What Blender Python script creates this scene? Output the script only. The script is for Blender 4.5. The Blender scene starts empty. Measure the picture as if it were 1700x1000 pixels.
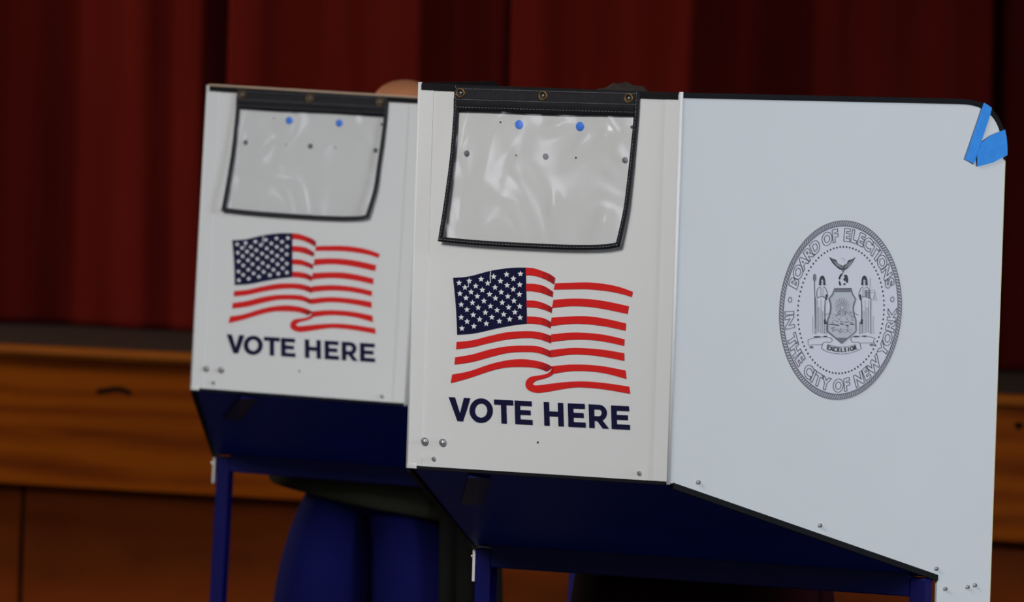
import bpy, bmesh, math, random
from mathutils import Vector, Matrix, Euler
from mathutils.geometry import tessellate_polygon
R = math.radians
random.seed(7)
scene = bpy.context.scene
C = scene.collection

# ------------------------------------------------------------------ camera
cd = bpy.data.cameras.new('camera')
cam = bpy.data.objects.new('camera', cd)
C.objects.link(cam)
cam.matrix_world = Matrix.Translation((0, 0, 1.6)) @ Matrix.Rotation(R(90 - 2.1386), 4, 'X') @ Matrix.Rotation(R(1.6839), 4, 'Z')
cd.sensor_width = 36.0
cd.lens = 13000 * 36.0 / 1700
cd.clip_start = 0.1
cd.clip_end = 200
cd.dof.use_dof = True
cd.dof.focus_distance = 11.3
cd.dof.aperture_fstop = 11.5
scene.camera = cam

# ------------------------------------------------------------------ world, lights, exposure
w = bpy.data.worlds.new('hall_ambience')
scene.world = w
w.use_nodes = True
w.node_tree.nodes['Background'].inputs['Color'].default_value = (0.62, 0.66, 0.74, 1)
w.node_tree.nodes['Background'].inputs['Strength'].default_value = 0.11


def area(name, loc, target, sx, sy, power, color, spread=180):
    l = bpy.data.lights.new(name, 'AREA')
    l.shape = 'RECTANGLE'
    l.size = sx
    l.size_y = sy
    l.energy = power
    l.color = color
    l.spread = R(spread)
    o = bpy.data.objects.new(name, l)
    C.objects.link(o)
    o.location = loc
    o.rotation_euler = (Vector(target) - Vector(loc)).to_track_quat('-Z', 'Y').to_euler()
    return o


area('hall_lamps', (-4.0, 4.5, 5.2), (-0.1, 13.0, 0.95), 4.0, 2.0, 42, (1.0, 0.985, 0.975), 40)
area('left_window', (-5.6, 6.6, 2.3), (0, 11.2, 1.4), 0.9, 1.1, 16, (0.86, 0.88, 1.0))
area('daylight_window', (7.5, 6.5, 2.6), (0.2, 12, 1.2), 2.6, 3.2, 45, (0.79, 0.88, 1.0), 48)
area('curtain_rake_light', (-6.3, 19.75, 3.3), (0.0, 19.8, 1.6), 0.9, 0.9, 250, (1.0, 0.82, 0.62))  # added off-frame light, rakes the curtain from the left to shade its folds

scene.view_settings.view_transform = 'Standard'
scene.view_settings.look = 'None'
scene.view_settings.gamma = 1
scene.view_settings.use_curve_mapping = False
scene.view_settings.exposure = 0.0


# ------------------------------------------------------------------ materials
def srgb(r, g, b):
    f = lambda c: (c / 255 / 12.92) if c / 255 <= 0.04045 else ((c / 255 + 0.055) / 1.055) ** 2.4
    return (f(r), f(g), f(b), 1)


def mat(name, col, rough=0.5, metal=0.0, noise=0.0, scale=30.0, bump=0.0, coat=0.0, spec=0.5, sheen=0.0, stretch=(1, 1, 1)):
    m = bpy.data.materials.new(name)
    m.use_nodes = True
    nt = m.node_tree
    b = nt.nodes['Principled BSDF']
    b.inputs['Base Color'].default_value = col
    b.inputs['Roughness'].default_value = rough
    b.inputs['Metallic'].default_value = metal
    b.inputs['Specular IOR Level'].default_value = spec
    b.inputs['Coat Weight'].default_value = coat
    b.inputs['Sheen Weight'].default_value = sheen
    tc = nt.nodes.new('ShaderNodeTexCoord')
    mp = nt.nodes.new('ShaderNodeMapping')
    mp.inputs['Scale'].default_value = stretch
    nz = nt.nodes.new('ShaderNodeTexNoise')
    nz.inputs['Scale'].default_value = scale
    nz.inputs['Detail'].default_value = 4
    nt.links.new(tc.outputs['Object'], mp.inputs['Vector'])
    nt.links.new(mp.outputs['Vector'], nz.inputs['Vector'])
    if noise:
        mx = nt.nodes.new('ShaderNodeMix')
        mx.data_type = 'RGBA'
        mx.inputs[6].default_value = tuple(c * (1 - noise) for c in col[:3]) + (1,)
        mx.inputs[7].default_value = tuple(min(1, c * (1 + noise)) for c in col[:3]) + (1,)
        nt.links.new(nz.outputs['Fac'], mx.inputs[0])
        nt.links.new(mx.outputs[2], b.inputs['Base Color'])
    if bump:
        bp = nt.nodes.new('ShaderNodeBump')
        bp.inputs['Strength'].default_value = bump
        bp.inputs['Distance'].default_value = 0.01
        nt.links.new(nz.outputs['Fac'], bp.inputs['Height'])
        nt.links.new(bp.outputs['Normal'], b.inputs['Normal'])
    return m


def wood(name, c1, c2, c3, axis_scale, rough=0.45, scale=3.0):
    m = bpy.data.materials.new(name)
    m.use_nodes = True
    nt = m.node_tree
    b = nt.nodes['Principled BSDF']
    b.inputs['Roughness'].default_value = rough
    b.inputs['Specular IOR Level'].default_value = 0.08
    tc = nt.nodes.new('ShaderNodeTexCoord')
    mp = nt.nodes.new('ShaderNodeMapping')
    mp.inputs['Scale'].default_value = axis_scale
    n1 = nt.nodes.new('ShaderNodeTexNoise')
    n1.inputs['Scale'].default_value = scale
    n1.inputs['Detail'].default_value = 6
    n1.inputs['Distortion'].default_value = 0.9
    wv = nt.nodes.new('ShaderNodeTexWave')
    wv.wave_type = 'BANDS'
    wv.bands_direction = 'Z'
    wv.inputs['Scale'].default_value = scale * 0.35
    wv.inputs['Distortion'].default_value = 7
    wv.inputs['Detail'].default_value = 3
    mm = nt.nodes.new('ShaderNodeMath')
    mm.operation = 'MULTIPLY_ADD'
    mm.inputs[1].default_value = 0.45
    rp = nt.nodes.new('ShaderNodeValToRGB')
    rp.color_ramp.elements[0].position = 0.3
    rp.color_ramp.elements[0].color = c1
    rp.color_ramp.elements[1].position = 0.95
    rp.color_ramp.elements[1].color = c3
    e = rp.color_ramp.elements.new(0.62)
    e.color = c2
    L = nt.links.new
    L(tc.outputs['Object'], mp.inputs['Vector'])
    L(mp.outputs['Vector'], n1.inputs['Vector'])
    L(mp.outputs['Vector'], wv.inputs['Vector'])
    L(wv.outputs['Fac'], mm.inputs[0])
    L(n1.outputs['Fac'], mm.inputs[2])
    L(mm.outputs[0], rp.inputs['Fac'])
    L(rp.outputs['Color'], b.inputs['Base Color'])
    return m


def vinyl():
    m = bpy.data.materials.new('clear_vinyl')
    m.use_nodes = True
    nt = m.node_tree
    nt.nodes.clear()
    out = nt.nodes.new('ShaderNodeOutputMaterial')
    tr = nt.nodes.new('ShaderNodeBsdfTransparent')
    tr.inputs['Color'].default_value = (0.955, 0.955, 0.955, 1)
    gl = nt.nodes.new('ShaderNodeBsdfGlossy')
    gl.inputs['Roughness'].default_value = 0.13
    fr = nt.nodes.new('ShaderNodeFresnel')
    fr.inputs['IOR'].default_value = 1.5
    tc = nt.nodes.new('ShaderNodeTexCoord')
    mp = nt.nodes.new('ShaderNodeMapping')
    mp.inputs['Scale'].default_value = (10, 10, 5)
    nz = nt.nodes.new('ShaderNodeTexNoise')
    nz.inputs['Scale'].default_value = 1.0
    nz.inputs['Detail'].default_value = 1.5
    nz.inputs['Distortion'].default_value = 1.0
    bp = nt.nodes.new('ShaderNodeBump')
    bp.inputs['Strength'].default_value = 1.0
    bp.inputs['Distance'].default_value = 0.010
    mx = nt.nodes.new('ShaderNodeMixShader')
    L = nt.links.new
    L(tc.outputs['Object'], mp.inputs['Vector'])
    L(mp.outputs['Vector'], nz.inputs['Vector'])
    L(nz.outputs['Fac'], bp.inputs['Height'])
    L(bp.outputs['Normal'], gl.inputs['Normal'])
    L(bp.outputs['Normal'], fr.inputs['Normal'])
    L(fr.outputs['Fac'], mx.inputs[0])
    L(tr.outputs[0], mx.inputs[1])
    L(gl.outputs[0], mx.inputs[2])
    L(mx.outputs[0], out.inputs['Surface'])
    return m


M = dict(
    white=mat('white_plastic_panel', (0.63, 0.63, 0.62, 1), 0.42, noise=0.025, scale=9, bump=0.02, spec=0.35),
    whitetrim=mat('white_corner_plastic', (0.63, 0.63, 0.62, 1), 0.6, spec=0.2),
    cream=mat('cream_panel_edge', (0.62, 0.60, 0.40, 1), 0.5),
    tan=mat('tan_top_highlight', (0.42, 0.30, 0.20, 1), 0.6),  # highlight along the top binding, put into the colour
    black=mat('black_edge_binding', (0.006, 0.006, 0.007, 1), 0.6, noise=0.3, spec=0.12),
    webbing=mat('black_vinyl_webbing', (0.008, 0.008, 0.010, 1), 0.55, noise=0.3, scale=80, bump=0.08, spec=0.15),
    stitch=mat('grey_stitching', (0.16, 0.16, 0.17, 1), 0.7),
    vinyl=vinyl(),
    brass=mat('brass_grommet', (0.20, 0.105, 0.03, 1), 0.5, metal=0.8),
    steel=mat('zinc_screw', (0.42, 0.42, 0.43, 1), 0.35, metal=0.9),
    dark=mat('dark_hole', (0.02, 0.02, 0.022, 1), 0.7),
    rivet=mat('dark_grey_rivet', (0.09, 0.09, 0.10, 1), 0.45),
    bluedot=mat('blue_rivet', (0.035, 0.19, 0.75, 1), 0.4),
    red=mat('printed_red_ink', (0.58, 0.012, 0.010, 1), 0.5, spec=0.15),
    midred=mat('printed_mid_red_ink', (0.44, 0.009, 0.010, 1), 0.5, spec=0.15),
    deepred=mat('printed_deep_red_ink', (0.31, 0.007, 0.010, 1), 0.5, spec=0.15),
    navy=mat('printed_navy_ink', (0.004, 0.004, 0.032, 1), 0.55, spec=0.12),
    print_white=mat('printed_white_ink', (0.70, 0.70, 0.71, 1), 0.45, spec=0.3),
    ink=mat('printed_grey_ink', (0.17, 0.17, 0.19, 1), 0.5, spec=0.3),
    ink_dark=mat('printed_black_ink', (0.045, 0.045, 0.052, 1), 0.5, spec=0.3),
    ink_pale=mat('printed_pale_grey_ink', (0.46, 0.46, 0.49, 1), 0.5, spec=0.3),
    seal_ground=mat('printed_lilac_white_ground', (0.62, 0.60, 0.64, 1), 0.45, spec=0.3),
    tape=mat('blue_painters_tape', (0.018, 0.23, 0.68, 1), 0.6, noise=0.18, scale=60, bump=0.1),
    tray=mat('dark_navy_tray', (0.010, 0.036, 0.42, 1), 0.5, noise=0.35, scale=5, bump=0.02, spec=0.06),
    frame=mat('blue_painted_steel', (0.0028, 0.0030, 0.066, 1), 0.4, noise=0.15, scale=20, spec=0.15),
    desk=mat('grey_desk_laminate', (0.35, 0.35, 0.36, 1), 0.5),
    rubber=mat('black_rubber_foot', (0.015, 0.015, 0.015, 1), 0.8),
    curtain=mat('dark_red_velour', (0.083, 0.0074, 0.0055, 1), 0.9, noise=0.25, scale=3, bump=0.05, spec=0.0, stretch=(3, 3, .6)),
    floor=wood('varnished_hall_floor', srgb(72, 62, 52), srgb(92, 80, 66), srgb(112, 98, 82), (2, 14, 1), 0.35),
    nosing=wood('stage_nosing_wood', srgb(118, 62, 16), srgb(138, 76, 20), srgb(158, 92, 30), (0.8, 1, 9), 0.4, 2.2),
    fascia=wood('stage_fascia_wood', srgb(88, 34, 1), srgb(118, 54, 2), srgb(134, 66, 3), (0.9, 1, 6.5), 0.4, 2.2),
    lower=wood('stage_lower_panel_wood', srgb(76, 30, 2), srgb(98, 40, 3), srgb(112, 48, 4), (1.2, 1, 2.5), 0.5, 2.0),
    stagefloor=mat('dark_stage_floor', (0.018, 0.010, 0.006, 1), 0.6, noise=0.3, scale=8),
    wall=mat('painted_back_wall', (0.12, 0.10, 0.09, 1), 0.8, noise=0.05),
    skin=mat('skin', (0.47, 0.175, 0.075, 1), 0.5, noise=0.08, scale=12),
    hair_dark=mat('dark_brown_hair', (0.022, 0.014, 0.009, 1), 0.7, noise=0.4, scale=60, bump=0.5),
    hair_grey=mat('short_greying_hair', (0.16, 0.11, 0.07, 1), 0.7, noise=0.4, scale=60, bump=0.5),
    denim=mat('blue_denim', (0.0050, 0.0058, 0.060, 1), 0.9, noise=0.18, scale=14, bump=0.15, spec=0.04),
    olive=mat('olive_grey_sweater', (0.030, 0.030, 0.021, 1), 0.9, spec=0.05, noise=0.2, scale=25, bump=0.2),
    charcoal=mat('charcoal_coat', (0.008, 0.008, 0.007, 1), 0.9, spec=0.03, noise=0.2, scale=25),
    maroon=mat('dark_maroon_coat', (0.012, 0.0018, 0.003, 1), 0.9, spec=0.03, noise=0.2, scale=12),
    blacktrouser=mat('black_trousers', (0.006, 0.003, 0.003, 1), 0.9, spec=0.03),
    shoe=mat('black_leather_shoe', (0.012, 0.011, 0.011, 1), 0.4),
    eye=mat('eye_white', (0.7, 0.7, 0.68, 1), 0.3),
    lip=mat('lip', (0.36, 0.10, 0.07, 1), 0.5),
    crack=mat('dark_wood_knot', (0.010, 0.004, 0.002, 1), 0.9, spec=0.05),
)


# ------------------------------------------------------------------ helpers
def link_mesh(name, bm, mats, parent=None, smooth=False, loc=None):
    me = bpy.data.meshes.new(name)
    bm.normal_update()
    bm.to_mesh(me)
    bm.free()
    if not isinstance(mats, (list, tuple)):
        mats = [mats]
    for m in mats:
        me.materials.append(m)
    if smooth:
        for p in me.polygons:
            p.use_smooth = True
    o = bpy.data.objects.new(name, me)
    C.objects.link(o)
    if parent:
        o.parent = parent
    if loc:
        o.location = loc
    return o


def empty(name, loc, rot=(0, 0, 0)):
    o = bpy.data.objects.new(name, None)
    C.objects.link(o)
    o.location = loc
    o.rotation_euler = rot
    o.empty_display_size = 0.1
    return o


def tag(o, label=None, cat=None, group=None, kind=None):
    if label:
        o['label'] = label
    if cat:
        o['category'] = cat
    if group:
        o['group'] = group
    if kind:
        o['kind'] = kind
    return o


def box(bm, lo, hi, bev=0.0, mi=0):
    r = bmesh.ops.create_cube(bm, size=1)
    vs = r['verts']
    for v in vs:
        v.co = Vector([lo[i] + (v.co[i] + .5) * (hi[i] - lo[i]) for i in range(3)])
    fs = list({f for v in vs for f in v.link_faces})
    for f in fs:
        f.material_index = mi
    if bev:
        es = list({e for v in vs for e in v.link_edges})
        bmesh.ops.bevel(bm, geom=es, offset=bev, segments=2, profile=.5, affect='EDGES')


def beam(bm, p, q, wx, wy, up=Vector((0, 0, 1)), bev=0.0):
    """rectangular bar from p to q"""
    p, q = Vector(p), Vector(q)
    d = (q - p)
    L = d.length
    d.normalize()
    a = d.cross(up)
    if a.length < 1e-4:
        a = d.cross(Vector((0, 1, 0)))
    a.normalize()
    b = a.cross(d)
    r = bmesh.ops.create_cube(bm, size=1)
    vs = r['verts']
    for v in vs:
        c = v.co.copy()
        v.co = p + d * (c.z + .5) * L + a * c.x * wx + b * c.y * wy
    if bev:
        bmesh.ops.bevel(bm, geom=list({e for v in vs for e in v.link_edges}), offset=bev, segments=2, affect='EDGES')


def prism(bm, outline, place, t, mi=0):
    """closed 2D outline -> plate between offsets 0 and t; place(a, b, off) -> Vector"""
    f0 = [bm.verts.new(place(a, b, 0)) for a, b in outline]
    f1 = [bm.verts.new(place(a, b, t)) for a, b in outline]
    n = len(outline)
    fs = [bm.faces.new(f1), bm.faces.new(f0[::-1])]
    for i in range(n):
        fs.append(bm.faces.new((f0[i], f0[(i + 1) % n], f1[(i + 1) % n], f1[i])))
    for f in fs:
        f.material_index = mi
    bmesh.ops.recalc_face_normals(bm, faces=fs)


def disc_knob(bm, c, nrm, r, h, seg=16, dome=True, mi=0):
    nrm = Vector(nrm).normalized()
    q = nrm.to_track_quat('Z', 'Y').to_matrix()
    prof = [(r, 0), (r, h * .4), (r * .82, h * .8), (r * .4, h)] if dome else [(r, 0), (r, h)]
    rings = []
    for rr, hh in prof:
        rings.append([bm.verts.new(Vector(c) + q @ Vector((rr * math.cos(2 * math.pi * i / seg), rr * math.sin(2 * math.pi * i / seg), hh))) for i in range(seg)])
    fs = []
    for a, b in zip(rings, rings[1:]):
        for i in range(seg):
            fs.append(bm.faces.new((a[i], a[(i + 1) % seg], b[(i + 1) % seg], b[i])))
    fs.append(bm.faces.new(rings[-1]))
    fs.append(bm.faces.new(rings[0][::-1]))
    for f in fs:
        f.material_index = mi
    bmesh.ops.recalc_face_normals(bm, faces=fs)


def poly(bm, pts, mi=0):
    vs = [bm.verts.new(p) for p in pts]
    f = bm.faces.new(vs)
    f.material_index = mi
    return f


def flat_poly(bm, pts2, fn, mi=0):
    """filled (maybe concave) polygon given in artwork units"""
    vs = [bm.verts.new(fn(a, b)) for a, b in pts2]
    n = sum(pts2[i - 1][0] * pts2[i][1] - pts2[i][0] * pts2[i - 1][1] for i in range(len(pts2)))
    for t in tessellate_polygon([[Vector((a, b, 0)) for a, b in pts2]]):
        t = list(t)
        (x0, y0), (x1, y1), (x2, y2) = [pts2[i] for i in t]
        if ((x1 - x0) * (y2 - y0) - (x2 - x0) * (y1 - y0)) > 0:
            t.reverse()
        bm.faces.new([vs[i] for i in t]).material_index = mi


def ribbon(bm, pts, width, fn, mi=0, closed=False):
    """thin printed line in artwork units"""
    n = len(pts)
    L, Rr = [], []
    for i in range(n):
        a = pts[i - 1] if (i > 0 or closed) else pts[i]
        b = pts[(i + 1) % n] if (i < n - 1 or closed) else pts[i]
        dx, dy = b[0] - a[0], b[1] - a[1]
        l = math.hypot(dx, dy) or 1
        nx, ny = -dy / l * width / 2, dx / l * width / 2
        L.append(bm.verts.new(fn(pts[i][0] + nx, pts[i][1] + ny)))
        Rr.append(bm.verts.new(fn(pts[i][0] - nx, pts[i][1] - ny)))
    for i in range(n if closed else n - 1):
        j = (i + 1) % n
        bm.faces.new((L[i], L[j], Rr[j], Rr[i])).material_index = mi


def catmull(pts, n):
    """n samples along a smooth curve through pts"""
    P = [pts[0]] + list(pts) + [pts[-1]]
    out = []
    segs = len(pts) - 1
    for k in range(n):
        u = k / (n - 1) * segs
        i = min(int(u), segs - 1)
        t = u - i
        p0, p1, p2, p3 = P[i], P[i + 1], P[i + 2], P[i + 3]
        out.append(tuple(0.5 * ((2 * p1[j]) + (-p0[j] + p2[j]) * t + (2 * p0[j] - 5 * p1[j] + 4 * p2[j] - p3[j]) * t * t + (-p0[j] + 3 * p1[j] - 3 * p2[j] + p3[j]) * t ** 3) for j in range(len(p1))))
    return out


GC = {}


def glyph(ch, outline, off=0.0, bev=0.012):
    key = (ch, outline, off, bev)
    if key in GC:
        return GC[key]
    cu = bpy.data.curves.new('g', 'FONT')
    cu.body = ch
    cu.size = 1
    cu.offset = off
    cu.align_x = 'CENTER'
    if outline:
        cu.fill_mode = 'NONE'
        cu.bevel_depth = bev
        cu.bevel_resolution = 0
    o = bpy.data.objects.new('g', cu)
    C.objects.link(o)
    dg = bpy.context.evaluated_depsgraph_get()
    me = o.evaluated_get(dg).to_mesh()
    r = ([v.co.copy() for v in me.vertices], [tuple(p.vertices) for p in me.polygons])
    o.evaluated_get(dg).to_mesh_clear()
    bpy.data.objects.remove(o)
    bpy.data.curves.remove(cu)
    GC[key] = r
    return r


def add_glyph(bm, ch, outline, fn, mi=0, off=0.0, bev=0.012):
    vs, fs = glyph(ch, outline, off, bev)
    bv = [bm.verts.new(fn(v.x, v.y)) for v in vs]
    for f in fs:
        try:
            bm.faces.new([bv[i] for i in f]).material_index = mi
        except ValueError:
            pass


# ------------------------------------------------------------------ booth dimensions (metres)
W, H = 0.4182, 0.55
D_, E_ = 0.5474, 0.1755
LS = math.hypot(D_, E_)
DROP = 0.1504
LT = 0.6925
UX, UY = E_ / LS, D_ / LS          # direction of a side panel in plan
NX, NY = UY, -UX                   # its outward normal (right side)


def side_pt(sgn):
    return lambda t, z, off=0.0: Vector((sgn * (W / 2 + UX * t + NX * off), UY * t + NY * off, z))


def front_pt(x, z, off=0.0):
    return Vector((x, -off, z))


# flag artwork: drawn on a 1200 x 1000 sheet
def flag_map(off):
    def f(u, v):
        a, b = u / 1200, v / 1000
        x = (-.1772 * (1 - a) + .1701 * a) * (1 - b) + (-.1677 * (1 - a) + .1796 * a) * b
        z = (.2994 * (1 - a) + .3146 * a) * (1 - b) + (.0399 * (1 - a) + .0588 * a) * b
        return front_pt(x, z, off)
    return f


def stripe(bm, top, bot, fn, dark=None, n=26):
    a, b = catmull(top, n), catmull(bot, n)
    va = [bm.verts.new(fn(*p)) for p in a]
    vb = [bm.verts.new(fn(*p)) for p in b]
    for i in range(n - 1):
        f = bm.faces.new((va[i], va[i + 1], vb[i + 1], vb[i]))
        xm = (a[i][0] + a[i + 1][0]) / 2
        f.material_index = 0 if not dark or xm < dark[0] else (1 if xm < dark[0] + 32 else 2)


def make_flag(parent):
    bm = bmesh.new()
    fn = flag_map(0.0011)
    lo = (606, 700)
    S = [
        ([(515, 48), (560, 52), (610, 68), (650, 85), (678, 105)], [(515, 90), (560, 93), (610, 108), (650, 128), (672, 142)], lo),
        ([(516, 137), (570, 139), (620, 152), (667, 182)], [(517, 178), (560, 180), (610, 192), (664, 212)], lo),
        ([(519, 230), (570, 232), (620, 247), (662, 268)], [(520, 268), (570, 270), (620, 283), (658, 300)], lo),
        ([(520, 318), (570, 320), (620, 330), (656, 350)], [(521, 358), (570, 360), (620, 370), (652, 386)], lo),
        ([(130, 460), (220, 450), (320, 425), (420, 405), (520, 400), (590, 405), (655, 425)], [(127, 500), (220, 488), (320, 464), (420, 445), (520, 438), (590, 445), (655, 468)], lo),
        ([(122, 545), (220, 528), (320, 500), (420, 483), (520, 480), (590, 485), (655, 510)], [(118, 585), (220, 570), (320, 543), (420, 520), (520, 515), (590, 522), (652, 546)], lo),
        ([(105, 640), (200, 622), (320, 582), (420, 560), (500, 555), (580, 565), (630, 580), (668, 600)], [(97, 688), (200, 660), (320, 620), (400, 602), (470, 598), (540, 600), (590, 608), (632, 624)], lo),
        ([(678, 135), (760, 132), (860, 130), (960, 140), (1040, 158), (1105, 182)], [(670, 170), (760, 168), (860, 168), (960, 178), (1040, 193), (1098, 212)], None),
        ([(668, 227), (760, 220), (860, 222), (960, 235), (1084, 262)], [(660, 272), (760, 262), (860, 265), (960, 280), (1076, 305)], None),
        ([(658, 325), (760, 318), (860, 318), (960, 332), (1068, 357)], [(652, 372), (760, 360), (860, 362), (960, 375), (1065, 398)], None),
        ([(656, 418), (760, 408), (860, 410), (960, 422), (1060, 445)], [(652, 460), (760, 448), (860, 448), (960, 460), (1057, 482)], None),
        ([(652, 505), (760, 493), (860, 495), (960, 505), (1058, 522)], [(655, 545), (760, 530), (860, 532), (960, 545), (1058, 565)], None),
        ([(662, 594), (760, 585), (860, 586), (960, 597), (1065, 618)], [(655, 638), (760, 622), (860, 622), (960, 635), (1070, 665)], None),
        # curled hem: comes back from the fold, turns and runs out to the fly edge
        ([(668, 600), (640, 632), (590, 645), (545, 652), (520, 672), (514, 700), (528, 725), (570, 741), (620, 738), (700, 724), (780, 712), (860, 713), (960, 724), (1090, 747)],
         [(668, 636), (650, 650), (612, 664), (578, 672), (562, 682), (555, 690), (560, 698), (580, 700), (630, 694), (700, 685), (780, 679), (860, 679), (960, 688), (1085, 707)], None),
    ]
    for t, b, d in S:
        stripe(bm, t, b, fn, d, 40 if len(t) > 9 else 26)
    o = link_mesh('flag_stripes', bm, [M['red'], M['midred'], M['deepred']], parent)
    tag(o, 'seven red waving stripes of the printed flag')
    bm = bmesh.new()
    top = catmull([(110, 105), (200, 97), (320, 66), (430, 50), (515, 48)], 20)
    bot = catmull([(133, 420), (230, 412), (330, 390), (430, 370), (522, 358)], 20)
    N = 8
    grid = []
    for a, b in zip(top, bot):
        grid.append([bm.verts.new(fn(a[0] * (1 - k / N) + b[0] * k / N + (4 * math.sin(math.pi * k / N) if a[0] < 200 else 0), a[1] * (1 - k / N) + b[1] * k / N)) for k in range(N + 1)])
    for i in range(19):
        for k in range(N):
            bm.faces.new((grid[i][k], grid[i + 1][k], grid[i + 1][k + 1], grid[i][k + 1]))
    fn2 = flag_map(0.0016)
    stars = [(145, 133), (202, 122), (268, 112), (338, 98), (410, 86), (487, 83), (178, 158), (238, 150), (305, 135), (376, 123), (448, 110),
             (150, 192), (212, 183), (275, 172), (346, 158), (413, 146), (483, 143), (184, 216), (247, 207), (315, 196), (380, 184), (447, 168),
             (157, 253), (220, 243), (284, 233), (348, 218), (417, 208), (481, 197), (189, 281), (252, 270), (320, 262), (386, 242), (451, 232),
             (157, 324), (224, 310), (292, 297), (357, 284), (421, 268), (483, 263), (190, 347), (260, 335), (328, 323), (394, 307), (456, 295),
             (161, 385), (228, 373), (297, 358), (370, 345), (427, 334), (485, 325)]
    for x, y in stars:
        pts = []
        for k in range(10):
            r = 17.5 if k % 2 == 0 else 7.6
            a = math.pi * k / 5
            pts.append(fn2(x + r * math.sin(a), y - r * math.cos(a)))
        c = bm.verts.new(fn2(x, y))
        vs = [bm.verts.new(p) for p in pts]
        for k in range(10):
            bm.faces.new((c, vs[k], vs[(k + 1) % 10])).material_index = 1
    ribbon(bm, [(322, 68), (318, 100), (321, 132)], 4, fn2, 1)
    ribbon(bm, [(202, 118), (196, 158)], 3, fn2, 1)
    o = link_mesh('flag_canton', bm, [M['navy'], M['print_white']], parent)
    tag(o, 'navy canton with fifty white printed stars')
    return o


def make_lettering(parent):
    bm = bmesh.new()
    fn = flag_map(0.0011)
    t = 31

    def top(x):
        return 765 + (x - 85) / 1002 * 51

    def P(pts, x0, x1):
        # pts in (0..1 across, 0..131 down)
        flat_poly(bm, [(x0 + a * (x1 - x0) + b * .03, top(x0 + a * (x1 - x0)) + b) for a, b in pts], fn)

    def V(x0, x1):
        w = x1 - x0
        k = 36 / w
        P([(0, 0), (k, 0), (.5, 86), (1 - k, 0), (1, 0), (.5 + .13, 131), (.5 - .13, 131)], x0, x1)

    def Eh(x0, x1):
        w = x1 - x0
        k = 30 / w
        P([(0, 0), (.98, 0), (.98, 28), (k, 28), (k, 51), (.9, 51), (.9, 78), (k, 78), (k, 103), (1, 103), (1, 131), (0, 131)], x0, x1)

    def Hh(x0, x1):
        w = x1 - x0
        k = 30 / w
        P([(0, 0), (k, 0), (k, 50), (1 - k, 50), (1 - k, 0), (1, 0), (1, 131), (1 - k, 131), (1 - k, 78), (k, 78), (k, 131), (0, 131)], x0, x1)

    def T(x0, x1):
        k = 15 / (x1 - x0)
        P([(0, 0), (1, 0), (1, 28), (.5 + k, 28), (.5 + k, 131), (.5 - k, 131), (.5 - k, 28), (0, 28)], x0, x1)

    def ring(cx, cy, ro, rox, ri, rix, a0=0, a1=360, n=40):
        vo, vi = [], []
        full = (a1 - a0) >= 360
        m = n if full else n + 1
        for i in range(m):
            a = R(a0 + (a1 - a0) * i / n)
            vo.append(bm.verts.new(fn(cx + rox * math.cos(a), cy + ro * math.sin(a))))
            vi.append(bm.verts.new(fn(cx + rix * math.cos(a), cy + ri * math.sin(a))))
        for i in range(m if full else m - 1):
            j = (i + 1) % m
            bm.faces.new((vo[i], vo[j], vi[j], vi[i]))

    V(85, 207)
    ring(267, 840, 68, 65, 39, 34)
    T(338, 445)
    Eh(453, 550)
    Hh(614, 722)
    Eh(747, 843)
    # R
    x0, x1 = 862, 968
    w = x1 - x0
    k = 30 / w
    P([(0, 0), (k, 0), (k, 131), (0, 131)], x0, x1)
    P([(k, 0), (.55, 0), (.55, 27), (k, 27)], x0, x1)
    P([(k, 64), (.55, 64), (.55, 91), (k, 91)], x0, x1)
    cx = x0 + .53 * w
    ring(cx, top(cx) + 45.5, 45.5, 45, 18.5, 16, -90, 90, 18)
    P([(.40, 88), (.68, 82), (1.03, 131), (.69, 131)], x0, x1)
    Eh(985, 1086)
    o = link_mesh('vote_here_lettering', bm, M['navy'], parent)
    tag(o, 'bold navy printed words VOTE HERE')


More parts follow.
